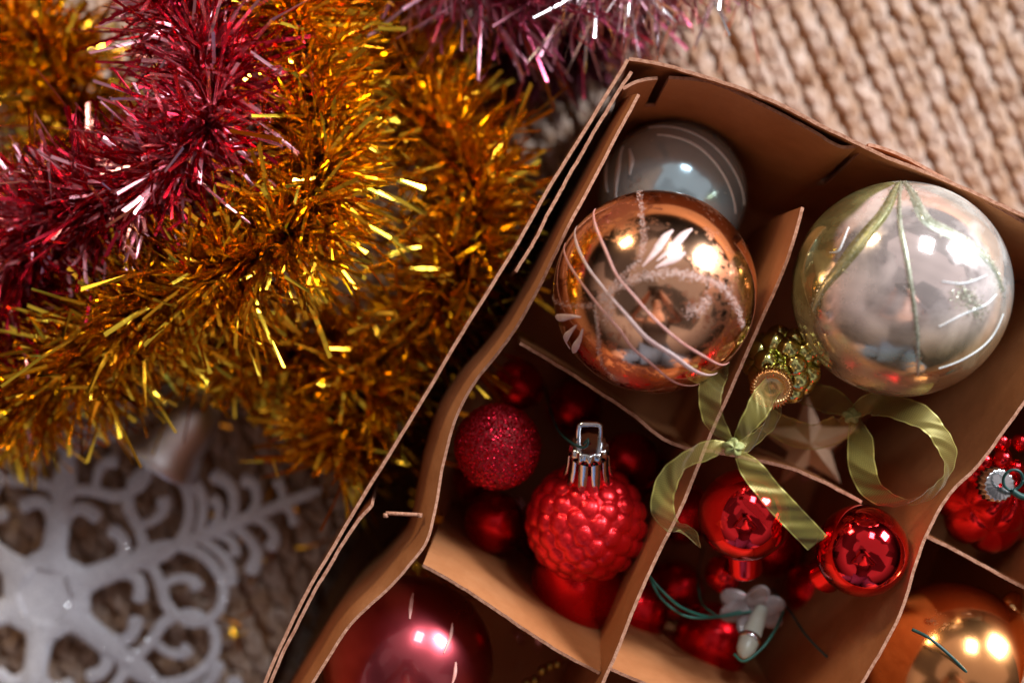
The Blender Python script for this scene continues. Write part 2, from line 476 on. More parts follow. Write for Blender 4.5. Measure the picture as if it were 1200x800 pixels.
# ------------------------------------------------------------------ cardboard box
TH = 0.0010
box = empty('cardboard_box', tuple(P(900, 480, 0)))
tag(box, 'brown cardboard ornament box with crossing dividers, filled with baubles', 'box')
def sheet(name, rows, parent, thick=TH, nu=150, nv=22, slits=(), lab=None, wob=0.00024, seed=0):
    """rows: [(t, Nx3 world polyline)] from the top edge down; a curved sheet of card with real thickness"""
    R = [(t, catmull(p, nu+1)) for t, p in rows]
    ts = np.array([t for t, _ in R]); A = np.array([p for _, p in R])
    if len(A) == 2: A = np.array([A[0], A[0]*.5+A[1]*.5, A[1]]); ts = np.array([0, .5, 1.])
    tt = np.linspace(0, 1, nv+1)
    G = np.zeros((nv+1, nu+1, 3))
    for j, t in enumerate(tt):
        i = min(np.searchsorted(ts, t, side='right')-1, len(ts)-2); i = max(i, 0)
        f = (t-ts[i])/(ts[i+1]-ts[i])
        p0 = A[max(i-1, 0)]; p1 = A[i]; p2 = A[i+1]; p3 = A[min(i+2, len(A)-1)]
        G[j] = 0.5*(2*p1+(p2-p0)*f+(2*p0-5*p1+4*p2-p3)*f*f+(3*p1-p0-3*p2+p3)*f**3)
    rs = np.random.default_rng(seed+5)
    x = np.linspace(0, 1, nu+1)
    fall = np.exp(-tt*18)[:, None]
    w1 = sum(np.sin(x*k*PI*2+rs.uniform(0, 6))*rs.uniform(.3, 1)/k**.6 for k in (5, 9, 17, 31, 47))
    G[:, :, 2] += fall*w1[None]*wob*0.6
    dU = np.gradient(G, axis=1); dV = np.gradient(G, axis=0)
    Nn = norm(np.cross(dU, dV))
    G[:, :, :2] += (fall*np.roll(w1, 20)[None])[:, :, None]*Nn[:, :, :2]*wob
    F, B = G+Nn*thick/2, G-Nn*thick/2
    mask = np.ones((nv, nu), bool)
    for u0, u1, t1 in slits:
        mask[:int(round(t1*nv)), int(round(u0*nu)):int(round(u1*nu))] = False
    K = (nv+1)*(nu+1)
    V = np.concatenate([F.reshape(-1, 3), B.reshape(-1, 3)])
    idx = lambda j, i: j*(nu+1)+i
    f, mi = [], []
    for j in range(nv):
        for i in range(nu):
            if not mask[j, i]: continue
            a, b_, c, d = idx(j, i), idx(j, i+1), idx(j+1, i+1), idx(j+1, i)
            f.append((a, b_, c, d)); mi.append(0)
            f.append((a+K, d+K, c+K, b_+K)); mi.append(0)
            for (jj, ii, p, q) in ((j-1, i, a, b_), (j+1, i, c, d), (j, i-1, d, a), (j, i+1, b_, c)):
                if jj < 0 or jj >= nv or ii < 0 or ii >= nu or not mask[jj, ii]:
                    f.append((p, p+K, q+K, q)); mi.append(1)
    o = obj(name, V, f, None, parent, mats=[CARD, CUT], midx=mi, smooth=True)
    es = [e for e in o.data.edges]
    # keep the cut edges crisp
    try:
        o.data.set_sharp_from_angle(angle=math.radians(40))
    except Exception:
        pass
    if lab: o['label'] = lab
    return o
def rows_from(top, zt, zb, prof=None, lean=(0, 0)):
    """prof: list of (t, (dx,dy) metres) offsets of each row"""
    T = PP(top, zt)
    prof = prof or [(0, (0, 0)), (0.5, (lean[0]/2, lean[1]/2)), (1, lean)]
    out_ = []
    for t, d in prof:
        q = T.copy(); q[:, 0] += d[0]; q[:, 1] += d[1]; q[:, 2] = T[:, 2]+(zb-T[:, 2])*t
        out_.append((t, q))
    return out_

Z0 = 0.006
# left outer wall, two layers
sheet('side_wall', rows_from([(736, 70), (690, 145), (645, 218), (600, 296), (548, 380), (500, 460), (464, 520), (431, 573), (386, 648), (354, 705), (311, 798), (262, 930)], RIM, Z0, lean=(-.004, .001)), box, seed=1)
sheet('side_wall', rows_from([(740, 84), (712, 128), (676, 190), (648, 240), (622, 290), (604, 318)], RIM-.001, .03, lean=(-.004, .001)), box, seed=2, nu=70)
sheet('side_wall', rows_from([(436, 591), (419, 611), (390, 656), (359, 711), (319, 794), (268, 930)], RIM-.001, .03, lean=(-.006, .001)), box, seed=3, nu=80)
# far wall with its folded-in lining (slits where dividers once sat)
sheet('end_wall', rows_from([(737, 69), (768, 74), (820, 88), (900, 116), (960, 146), (1030, 180), (1110, 212), (1200, 252), (1400, 335)], RIM, Z0, lean=(.003, .006)), box, seed=4, nu=200)
sheet('end_wall_lining', rows_from([(730, 104), (752, 94), (790, 91), (840, 99), (900, 126), (950, 152), (985, 172), (1020, 170), (1060, 184), (1115, 214), (1170, 243), (1230, 275), (1400, 345)], RIM-.003, Z0, [(0, (0, 0)), (.15, (-.001, -.0022)), (.4, (-.002, -.0055)), (1, (-.004, -.010))]), box, seed=5, nu=220, slits=((.060, .078, .26), (.404, .424, .46), (.80, .81, .3)))
# curled lining along the left wall
Lp = [(749, 111), (722, 160), (696, 210), (668, 262), (640, 320), (612, 372), (588, 408), (558, 446), (535, 488), (520, 540), (511, 592), (501, 632), (483, 658), (455, 689), (412, 730), (374, 788), (335, 850), (290, 930)]
T = PP(Lp, RIM); amp = np.interp(np.arange(len(Lp)), [0, 3, 6, 8, 10, 13, 17], [.30, .30, .38, .50, .55, .46, .40])
def lrow(t, d, z):
    q = T.copy(); q[:, 0] -= d*amp*.92; q[:, 1] += d*amp*.38*.6; q[:, 2] = z; return (t, q)
sheet('side_wall_lining', [lrow(0, 0, RIM), lrow(.10, .0070, RIM-.006), lrow(.22, .0125, RIM-.018), lrow(.36, .0150, RIM-.038), lrow(.6, .0150, .05), lrow(1, .0130, Z0)], box, seed=6, nu=240, nv=30)
# tab end that pokes through the lining
tb = PP([(452, 601), (472, 602), (492, 603)], RIM-.002)
tv = []
mbt = MB()
vv, ff = tube(catmull(tb, 12), .0006, 6); mbt.add(vv, ff)
for px in (452, 492):
    vv, ff = tube(PP([(px, 601), (px, 606)], RIM-.002), .0008, 6); mbt.add(vv, ff)
obj('divider_tab', mbt.verts(), mbt.f, CUT, box)
# dividers
sheet('divider', rows_from([(941, 243), (928, 288), (908, 340), (884, 394), (858, 452), (826, 526), (800, 590), (776, 640), (752, 690), (738, 724), (722, 766), (706, 802), (660, 910)], RIM, Z0, [(0, (0, 0)), (.3, (-.001, 0)), (1, (.003, .001))]), box, seed=7, nu=200)
sheet('divider', rows_from([(1290, 330), (1240, 415), (1200, 472), (1150, 540), (1112, 580), (1088, 622), (1073, 660), (1058, 712), (1035, 758), (1010, 800), (950, 900)], RIM, Z0, [(0, (0, 0)), (.25, (-.0035, .0012)), (1, (-.008, .004))]), box, seed=8, nu=200, slits=())
sheet('divider', rows_from([(609, 402), (660, 432), (706, 462), (745, 488), (774, 512), (812, 527), (850, 528)], .108, Z0, lean=(0, .002)), box, seed=9, nu=110)
sheet('divider', rows_from([(838, 529), (890, 540), (925, 548), (968, 566), (1010, 588)], .110, Z0, lean=(0, .002)), box, seed=10, nu=90)
sheet('divider', rows_from([(1082, 626), (1130, 650), (1200, 688), (1300, 735)], .108, Z0, lean=(0, .002)), box, seed=11, nu=90)
sheet('divider', rows_from([(495, 662), (530, 681), (572, 708), (622, 742), (664, 768), (703, 788)], .114, Z0, [(0, (0, 0)), (.3, (.0020, .0045)), (1, (.004, .008))]), box, seed=12, nu=110)
sheet('divider', rows_from([(716, 784), (760, 802), (830, 832), (950, 880)], .112, Z0, [(0, (0, 0)), (.3, (.0015, .0045)), (1, (.004, .008))]), box, seed=13, nu=80)
# far and near walls out of frame, and the floor of the box
sheet('side_wall', rows_from([(1400, 335), (1320, 520), (1240, 700), (1150, 920)], RIM, Z0), box, seed=14, nu=60)
sheet('end_wall', rows_from([(265, 930), (560, 1000), (900, 960), (1150, 920)], RIM, Z0), box, seed=15, nu=60)
fl = PP([(736, 74), (768, 76), (820, 90), (900, 118), (1030, 182), (1200, 254), (1400, 337), (1240, 700), (1150, 918), (900, 958), (560, 996), (268, 928), (326, 775), (431, 578), (548, 384), (645, 222)], RIM); fl[:, 2] = .0085
lo = fl.copy(); lo[:, 2] = .0070
k5 = 16
obj('box_base', np.vstack([fl, lo]), [tuple(range(k5-1, -1, -1)), tuple(range(k5, 2*k5))]+[(i, (i+1) % k5, (i+1) % k5+k5, i+k5) for i in range(k5)], CARD, box, smooth=False)

# ------------------------------------------------------------------ strokes painted on a ball
def on_ball(px, py, zc, c, r, lift):
    """point on the near side of the ball seen at (px,py)"""
    o = np.array((0, 0, CAM_H)); d = norm(P(px, py, 0)-o)
    oc = o-c; R = r*1.0
    bq = np.dot(oc, d); disc = bq*bq-(np.dot(oc, oc)-R*R)
    if disc < 0:
        p = o-d*bq
    else:
        p = o+d*(-bq-math.sqrt(disc))
    return c+norm(p-c)*(r+lift)
def brush(pts, widths, c, r, lift=0.00018, n_=40):
    q = catmull(np.array([on_ball(x, y, 0, c, r, lift) for x, y in pts]), n_)
    q = c+norm(q-c)*(r+lift)
    wd = np.interp(np.linspace(0, 1, n_), np.linspace(0, 1, len(widths)), widths)
    T_ = norm(np.gradient(q, axis=0)); S = norm(np.cross(T_, norm(q-c)))
    cols_ = []
    for k, h_ in ((-1, -.0003), (-.75, 0.00004), (-.3, .0001), (.3, .0001), (.75, 0.00004), (1, -.0003)):
        p = q+S*(wd[:, None]/2)*k
        cols_.append(c+norm(p-c)*(r+lift+h_))
    V = np.stack(cols_, 1).reshape(-1, 3); m_ = len(cols_)
    f = [(i*m_+k, (i+1)*m_+k, (i+1)*m_+k+1, i*m_+k+1) for i in range(n_-1) for k in range(m_-1)]
    return V, f
def flakes(pts, spread, count, size, c, r, seed=1):
    rs = np.random.default_rng(seed)
    q = catmull(np.array([on_ball(x, y, 0, c, r, 0) for x, y in pts]), 300)
    V, f = [], []
    for k in range(count):
        p = q[rs.integers(0, 300)]+rs.normal(size=3)*spread
        nn = norm(p-c); p = c+nn*(r+rs.uniform(.00008, .0003))
        nn = norm(nn+rs.normal(size=3)*.22)
        a_, b2, _ = frame(nn); th = rs.uniform(0, PI); s = size*rs.uniform(.4, 1.2)
        u = (a_*math.cos(th)+b2*math.sin(th))*s; w_ = (-a_*math.sin(th)+b2*math.cos(th))*s*.7
        V += [p-u-w_, p+u-w_, p+u+w_, p-u+w_]; f.append((4*k, 4*k+1, 4*k+2, 4*k+3))
    return np.array(V), f

# ------------------------------------------------------------------ copper bauble
def ball_geo(px, py, rpx, z):
    c = P(px, py, z); return c, rpx*mpp(z)*1.0
c, r = ball_geo(767, 342, 119, .120)
ob = empty('copper_bauble', tuple(c-np.array((0, 0, r))))
tag(ob, 'large copper orange mirror bauble with painted pink white stripes and petals', 'bauble')
vv, ff = sphere(c, r, 96, 64, axis=(.3, -.5, -.6)); obj('glass_ball', vv, ff, COPPER, ob)
def C8(pts): return [(600+x/2.858, 200+y/2.858) for x, y in pts]
px1 = mpp(.12)
for pts, wd, mt in (
    ([(265, 110), (275, 170), (310, 260), (350, 350), (400, 410), (470, 490), (560, 570), (640, 620), (700, 650), (735, 650)], (3, 5.5, 5, 4.5, 5, 4.5, 2), PAINTP),
    ([(203, 175), (215, 240), (258, 330), (300, 385), (380, 480), (450, 560), (540, 620), (620, 675), (695, 690)], (3, 6, 5, 4, 8, 9, 7, 3), PAINTW),
    ([(172, 240), (195, 320), (250, 400), (350, 520), (400, 590), (470, 650), (550, 710), (630, 720)], (3, 5, 4, 5, 5, 4, 2), PAINTP)):
    V, f = brush(C8(pts), [a_*px1*.8 for a_ in wd], c, r, lift=.00008); obj('painted_stripe', V, f, mt, ob)
for pts in ([(438, 320), (480, 270), (515, 220), (538, 200)], [(485, 302), (530, 265), (575, 215), (602, 196)], [(480, 325), (520, 305), (560, 285), (580, 275)],
            [(232, 490), (200, 488), (165, 492), (146, 490)], [(218, 515), (195, 540), (175, 575), (182, 605)], [(238, 528), (228, 560), (215, 585), (205, 608)]):
    V, f = brush(C8(pts), [a_*px1 for a_ in (1.5, 6, 10, 9.5, 3)], c, r); obj('painted_petal', V, f, PAINTW if pts[0][0] > 300 else PAINTW, ob)
fk = MB()
for i, (pts, sd, cn) in enumerate((
    ([(125, 425), (180, 450), (270, 450)], .0006, 260),
    ([(300, 430), (370, 380), (480, 345), (600, 350), (700, 385), (745, 445), (772, 520)], .0009, 1400),
    ([(280, 450), (290, 540), (300, 640), (350, 700)], .0005, 450),
    ([(425, 70), (440, 200), (425, 300), (350, 370), (310, 440)], .0006, 500),
    ([(300, 420), (330, 440), (320, 500)], .0011, 350),
    ([(585, 470), (640, 460), (650, 425)], .0012, 260))):
    V, f = flakes(C8(pts), sd*.8, int(cn*1.1), .00014, c, r, i); fk.add(V, f)
o = obj('frosting', fk.verts(), fk.f, FROST, ob, smooth=False); tag(o, kind='stuff')

# ------------------------------------------------------------------ painted silver bauble
c, r = ball_geo(1055, 339, 126, .117)
ob = empty('silver_bauble', tuple(c-np.array((0, 0, r))))
tag(ob, 'large pearly silver bauble with green glitter seams meeting in a point', 'bauble')
pole = norm(on_ball(1056, 214, 0, c, r, 0)-c)
vv, ff = sphere(c, r, 192, 128, axis=pole)
fx = norm(on_ball(1068, 380, 0, c, r, 0)-c); fx = norm(fx-pole*np.dot(fx, pole)); fy = np.cross(pole, fx)
rel = norm(vv-c); az = np.degrees(np.arctan2(rel@fy, rel@fx)); pol = np.degrees(np.arccos(np.clip(rel@pole, -1, 1)))
def azof(px, py):
    d = norm(on_ball(px, py, 0, c, r, 0)-c); return math.degrees(math.atan2(d@fy, d@fx))
aL, aR = azof(965, 335), azof(1150, 300)
sgn = 1 if aL > 0 else -1
az = az*sgn; aL *= sgn; aR *= sgn
mid = np.array((.98, .83, .79)); olive = np.array((.40, .36, .15)); mint = np.array((.80, .80, .76)); base_ = np.array((.60, .47, .27))
cols = np.tile(mid, (len(vv), 1))
def blend(c0, c1, t): t = np.clip(t, 0, 1)[:, None]; return c0*(1-t)+c1*t
wv_ = 3*np.sin(pol*.11)+2*np.sin(pol*.23)
cols = blend(cols, olive, (az-aL+wv_+3)/6)
cols = blend(cols, mint, (aR-az+wv_)/8)
cols = blend(cols, np.array((.78, .72, .66)), ((az-aL-95)/12))
cols = blend(cols, base_, (pol-86)/26)
nzv = np.sin(rel[:, 0]*23+rel[:, 1]*17)*np.sin(rel[:, 1]*31-rel[:, 2]*19)
cols = blend(cols, cols*.86, nzv*.5+.3)
obj('glass_ball', vv, ff, SECTOR, ob, cols=cols)
def C1(pts): return [(860+x/2.667, 180+y/2.667) for x, y in pts]
g1 = C1([(522, 88), (480, 165), (415, 250), (340, 345), (280, 420), (248, 490)])
g2 = C1([(522, 88), (518, 200), (540, 330), (560, 450), (572, 560), (575, 690)])
g3 = C1([(525, 88), (590, 190), (660, 240), (740, 285), (808, 350), (840, 430)])
MINT = noise_mat('pale_mint_paint', (0.42, 0.46, 0.36), (0.68, 0.68, 0.60), 260, rough=0.35, metallic=0.5)
for pts, wd in ((g3, (4, 14, 22, 24, 18, 8)), (g1, (4, 15, 24, 28, 20, 8))):
    V, f = brush(pts, [a_*px1*.8 for a_ in wd], c, r, lift=.00006); obj('painted_band', V, f, MINT if pts is g3 else noise_mat('olive_paint', (0.26, 0.24, 0.09), (0.42, 0.38, 0.18), 200, rough=0.3, metallic=0.5), ob)
for pts, wd, mt in ((g1, (3, 9, 13, 15, 10, 4), GLITO), (g2, (3, 5, 7, 6, 6, 4), GLITG), (g3, (3, 7, 9, 10, 7, 4), GLITG)):
    V, f = brush(pts, [a_*px1*.8 for a_ in wd], c, r); obj('glitter_seam', V, f, mt, ob)
for pts in (C1([(640, 670), (720, 640), (800, 580), (842, 500)]), C1([(650, 400), (720, 405), (790, 380)]), C1([(640, 540), (720, 500), (790, 470), (820, 440)]), C1([(300, 310), (330, 300), (360, 230)])):
    V, f = brush(pts, [a_*px1 for a_ in (1, 2.2, 2.2, 1)], c, r); obj('painted_line', V, f, PAINTG, ob)
fk = MB()
for i, (pts, sd, cn) in enumerate(((g1, .0009, 1100), (g2, .00045, 500), (g3, .0008, 1000), (C1([(700, 440), (740, 460), (770, 500)]), .0016, 500))):
    V, f = flakes(pts, sd, cn, .0002, c, r, 30+i); fk.add(V, f)
o = obj('glitter', fk.verts(), fk.f, GLITG, ob, smooth=False); tag(o, kind='stuff')

# ------------------------------------------------------------------ bluish silver bauble underneath
c, r = ball_geo(788, 229, 87, .071)
ob = empty('blue_silver_bauble', tuple(c-np.array((0, 0, r))))
tag(ob, 'bluish silver bauble with pale leaf strokes, deep behind the copper bauble', 'bauble')
vv, ff = sphere(c, r, 72, 48); obj('glass_ball', vv, ff, SILVB, ob)
for pts, wd in (([(722, 235), (724, 200), (730, 172)], (2, 10, 3)), ([(712, 225), (710, 200), (712, 180)], (2, 8, 3)), ([(738, 205), (740, 190), (738, 175)], (2, 9, 3)),
                ([(760, 150), (820, 160), (860, 200), (872, 240)], (2, 4, 4, 2)), ([(770, 158), (815, 170), (848, 205), (862, 250)], (2, 5, 4, 2))):
    V, f = brush(pts, [a_*px1 for a_ in wd], c, r); obj('painted_leaf', V, f, PAINTG, ob)

# ------------------------------------------------------------------ caps
def cap(parent, c, axis, r, h, mt, teeth=16, loop=True, loop_h=1.1):
    """fluted ornament cap: c = centre of its top disc, axis points away from the ball"""
    axis = norm(axis)
    prof = [(-h, r*1.04), (-h*.98, r*1.08), (-h*.5, r*1.02), (-h*.12, r), (-.02*h, r*.95), (0, r*.86), (.03*h, r*.3), (.04*h, r*.12)]
    V, f = lathe(prof, c, axis, teeth*6, lambda a_, i: 1+(.07 if i < 4 else 0.02)*math.cos(a_*teeth))
    o = obj('cap', V, f, mt, parent)
    if loop:
        x, y, z = frame(axis)
        th = np.linspace(-.2, PI+.2, 24)
        p = np.array([c+x*math.cos(a_)*r*.42+z*(math.sin(a_)*r*loop_h+.0002) for a_ in th])
        V, f = tube(p, r*.10, 8); obj('loop', V, f, mt, o if False else parent)
    return o

# ------------------------------------------------------------------ acorn
ac = P(687, 612, .088); ar = 72*mpp(.088)
bc = P(679, 682, .072); br = 57*mpp(.072)
top = P(690, 530, .106)
ob = empty('acorn_ornament', tuple(P(683, 640, .045)))
tag(ob, 'red glass acorn ornament with knobbly cup and silver cap', 'acorn ornament')
axis = norm(ac-bc)
axc = norm(top-ac)
V, f = sphere(ac, 1.0, 150, 100, axis=axc)
d = V-ac
npts = 120; k_ = np.arange(npts)+.5
ph = np.arccos(1-2*k_/npts); th = PI*(1+5**.5)*k_
x_, y_, z_ = frame(axc)
cent = (np.cos(th)*np.sin(ph))[:, None]*x_+(np.sin(th)*np.sin(ph))[:, None]*y_+np.cos(ph)[:, None]*z_
dist = np.arccos(np.clip(d@cent.T, -1, 1)).min(1)
bumpr = .168*(1+.07*np.sin(np.arange(npts)*2.7))[np.arccos(np.clip(d@cent.T, -1, 1)).argmin(1)]
hgt = np.sqrt(np.clip(1-(dist/bumpr)**2, 0, 1))
pax = d@axc
edge_ = np.clip((pax+.62)/.1, 0, 1)
rad = ar*(0.935+.065*hgt*edge_)
rad = rad*np.where(pax < -.5, 1-.06*np.clip((-.5-pax)/.3, 0, 1), 1)
KN = noise_mat('red_satin_glass', (0.85, 0.010, 0.016), (0.95, 0.018, 0.026), 80, rough=0.30, metallic=0.7, coat=0.1, bump=.4, bscale=600, bdist=.0003)
obj('cup', ac+d*rad[:, None], f, KN, ob)
V, f = sphere(bc, br, 64, 48, axis=axis, scale=1.18); obj('nut', V, f, REDSAT, ob)
V, f = lathe([(-.004, .0062), (.0, .0045), (.004, .0042)], top-axc*.010, axc, 24); obj('neck', V, f, KN, ob)
cr = 22*mpp(.106)
x, y, z = frame(axc)
cp = cap(ob, top+axc*.0035, axc, cr*.98, .0035, CHROME, teeth=12, loop=False)
mbp = MB()
for k in range(10):
    a_ = 2*PI*k/10
    dr = x*math.cos(a_)+y*math.sin(a_); tg = -x*math.sin(a_)+y*math.cos(a_)
    q = []
    for t_, rr_, w_ in ((0.000, 1.0, .26), (-.004, 1.04, .25), (-.0075, 1.12, .22), (-.0095, 1.25, .12)):
        for s in (-1, 1):
            for th_ in (0, .0005):
                q.append(top+axc*t_+dr*(cr*rr_+th_)+tg*cr*w_*s)
    F = []
    for i in range(3):
        b0 = i*4; b1 = b0+4
        F += [(b0+1, b0+3, b1+3, b1+1), (b0, b1, b1+2, b0+2), (b0, b0+1, b1+1, b1), (b0+2, b1+2, b1+3, b0+3)]
    F += [(12, 13, 15, 14)]
    mbp.add(q, F)
obj('cap_prong', mbp.verts(), mbp.f, CHROME, ob)
lp = [top+axc*.003+y*0, top+axc*.0115, ]
W_ = cr*.58
pp_ = [top+axc*.003-x*W_, top+axc*.0095-x*W_, top+axc*.0112-x*W_*.7, top+axc*.0112+x*W_*.7, top+axc*.0095+x*W_, top+axc*.003+x*W_]
V, f = tube(catmull(pp_, 40), .00085, 8); obj('loop', V, f, CHROME, ob)

# hanging thread of the acorn
V, f = tube(catmull(PP([(638, 452, .05), (645, 480, .075), (655, 505, .10), (672, 520, .110), (686, 524, .1125), (690, 514, .1135), (684, 520, .112)]), 60), .00042, 6)
tag(obj('hanging_thread', V, f, WIRED), 'thin dark green thread looped through the silver cap of the acorn', 'thread')

# ------------------------------------------------------------------ glittered red bauble
c, r = ball_geo(583, 523, 50, .092)
ob = empty('glitter_bauble', tuple(c-np.array((0, 0, r))))
tag(ob, 'small red bauble covered in glitter, between the curled lining and the acorn', 'bauble')
V, f = sphere(c, r*.985, 48, 32); obj('ball', V, f, DEEPR, ob)
V, f = [], []
for k in range(9000):
    nn = norm(rng.normal(size=3)); p = c+nn*(r+rng.uniform(-.0002, .0003)); q = norm(nn+rng.normal(size=3)*.35)
    a_, b2, _ = frame(q); s = .00032*rng.uniform(.6, 1.3)
    V += [p+a_*s, p+b2*s, p-a_*s, p-b2*s]; f.append((4*k, 4*k+1, 4*k+2, 4*k+3))
o = obj('glitter', V, f, GLITR, ob, smooth=False); tag(o, kind='stuff')

# ------------------------------------------------------------------ plain red baubles
def red_ball(px, py, rpx, z, label, mt=REDM, neck=None, seg=56):
    c, r = ball_geo(px, py, rpx, z)
    o = empty('red_bauble', tuple(c-np.array((0, 0, r))))
    tag(o, label, 'bauble', 'small red baubles in the box')
    ax = norm(np.array(neck)-c) if neck is not None else (0, 0, 1)
    V, f = sphere(c, r, seg, seg*2//3, axis=ax); obj('ball', V, f, mt, o)
    if neck is not None:
        L = r*.98
        V, f = lathe([(L*.90, r*.40), (L*1.02, r*.38), (L*1.08, r*.41), (L*1.60, r*.39), (L*1.66, r*.43), (L*1.72, r*.40), (L*1.73, .0001)], c, ax, 40)
        obj('neck', V, f, mt, o)
    return o, c, r
red_ball(872, 603, 54, .103, 'shiny red bauble under the ribbon tail, its neck pointing down', neck=P(872, 690, .082))
red_ball(1010, 645, 54, .113, 'shiny red bauble touching the divider, rightmost of the mirror-bright red ones', neck=P(932, 695, .078))
red_ball(580, 612, 36, .062, 'blurred red bauble directly below the glittered one', REDSAT)
red_ball(607, 452, 30, .050, 'dark red bauble above the glittered one, deep in the box', REDSAT)
red_ball(738, 540, 34, .058, 'red bauble right of the silver cap of the acorn, half in shadow', REDSAT)
red_ball(672, 478, 32, .032, 'faint red bauble deep above the silver cap of the acorn', REDSAT)
red_ball(834, 752, 46, .055, 'blurred red bauble lying below the fairy light', REDSAT)
red_ball(744, 714, 40, .050, 'red bauble half hidden by the divider right of the acorn', REDSAT)
red_ball(848, 672, 22, .070, 'tiny red bauble squeezed left of the red neck')
for (px, py, rp, z, lab) in ((560, 560, 30, .03, 'dark red bauble deep between the glittered one and the blurred one'), (705, 590, 34, .022, 'dark red bauble deep behind the acorn cup'),
        (640, 640, 32, .022, 'dark red bauble in the deepest shadow left of the acorn nut'), (720, 660, 32, .024, 'dark red bauble deep right of the acorn nut'), (800, 600, 36, .026, 'dark red bauble deep below the curled ribbon tail'),
        (905, 640, 36, .024, 'dark red bauble deep between the two bright ones'), (790, 690, 34, .026, 'dark red bauble deep behind the green wires'), (770, 560, 30, .03, 'dark red bauble deep in the corner where two dividers cross')):
    red_ball(px, py, rp, z, lab, REDSAT, seg=40)

red_ball(950, 690, 30, .040, 'dark red bauble deep beneath the rightmost bright one', REDSAT)

# ------------------------------------------------------------------ fairy light and green wires
ob = empty('fairy_light', tuple(P(880, 735, .05)))
tag(ob, 'pale milky fairy light with clear flower collar, under the bright red bauble', 'fairy light')
b0, b1 = P(893, 712, .078), P(870, 770, .092)
ax = norm(b1-b0); L = np.linalg.norm(b1-b0)
V, f = lathe([(0, .0008), (.02*L, .0020), (.3*L, .0028), (.6*L, .0033), (.85*L, .0030), (.96*L, .0018), (L, .0002)], b0, ax, 28); obj('bulb', V, f, MILK, ob)
V, f = lathe([(.60*L, .0035), (.61*L, .0038), (.68*L, .0037), (.69*L, .0034)], b0, ax, 28); obj('ring', V, f, CHROME, ob)
fc = P(880, 712, .075)
for k in range(6):
    a_ = k*PI/3+.3
    d = norm(np.array((math.cos(a_), math.sin(a_)*.55, .25+.2*math.sin(k*2.1))))
    x, y, z = frame(d)
    V, f = sphere((0, 0, 0), 1, 16, 12); V = V*np.array((.0036, .0009, .0062)); V = V[:, :1]*x+V[:, 1:2]*y+V[:, 2:3]*z+fc+d*.005
    obj('petal', V, f, CLEAR, ob)
def wire(pts, r_, label, mt=WIRE, n_=70):
    V, f = tube(catmull(PP(pts), n_), r_, 8)
    tag(obj('wire', V, f, mt), label, 'wire')
wire([(748, 660, .03), (757, 670, .085), (778, 694, .094), (800, 712, .092), (832, 722, .086), (868, 716, .078)], .00048, 'green wire from the divider to the fairy light, upper strand')
wire([(752, 664, .03), (760, 674, .080), (776, 702, .088), (806, 722, .090), (845, 722, .084), (880, 716, .078)], .00046, 'green wire from the divider to the fairy light, lower strand')
wire([(824, 640, .03), (818, 672, .06), (822, 705, .08), (840, 721, .084)], .00036, 'short green wire coming up beside the tiny red bauble')
wire([(918, 716, .08), (908, 738, .088), (892, 760, .092), (872, 774, .094), (860, 766, .092)], .00048, 'green wire curving round the tip of the fairy light')
wire([(905, 690, .06), (926, 716, .078), (945, 744, .088), (975, 775, .092), (1010, 808, .094)], .00040, 'dark green wire running down right from the fairy light', WIRED)
wire([(1069, 737, .118), (1090, 748, .121), (1118, 772, .122), (1150, 806, .12)], .00050, 'short dark green wire lying across the amber bauble', WIRED)

# ------------------------------------------------------------------ green berry ornament + gold cap + ribbons
ob = empty('berry_cluster', tuple(P(915, 425, .07)))
tag(ob, 'olive green shiny berry cluster ornament with fluted gold cap', 'berry ornament')
cc, R = P(917, 427, .104), 41*mpp(.104)
nb_ = 30
V, f = sphere(cc, R*.72, 24, 16); obj('berry_core', V, f, OLIVE, ob)
for k in range(nb_):
    ph = math.acos(1-2*(k+.5)/nb_); th = PI*(1+5**.5)*k
    d = np.array((math.cos(th)*math.sin(ph), math.sin(th)*math.sin(ph), math.cos(ph)))
    V, f = sphere(cc+d*R*.80, 14.5*mpp(.095), 24, 16); obj('berry', V, f, OLIVE, ob)
gc = P(904, 456, .120); gax = norm(np.array((-.18, -.32, .93)))
gr = 24*mpp(.113)
prof = [(-.005, gr*.92), (-.003, gr*1.0), (-.0006, gr*1.02), (0, gr*.98), (.0006, gr*.86), (.0003, gr*.66), (-.0004, gr*.55), (-.0004, gr*.2), (-.0003, .0001)]
V, f = lathe(prof, gc, gax, 34*6, lambda a_, i: 1+(.035 if i < 4 else .02 if i < 6 else 0)*math.cos(a_*34))
# radial flutes on the rim
x, y, z = frame(gax)
rel = V-gc; rr_ = np.hypot(rel@x, rel@y); aa = np.arctan2(rel@y, rel@x)
V = V+z*(np.cos(aa*34)*.00045*np.clip((rr_/gr-.62)/.1, 0, 1)*np.clip((1.06-rr_/gr)/.05, 0, 1))[:, None]
obj('cap', V, f, GOLDM, ob)

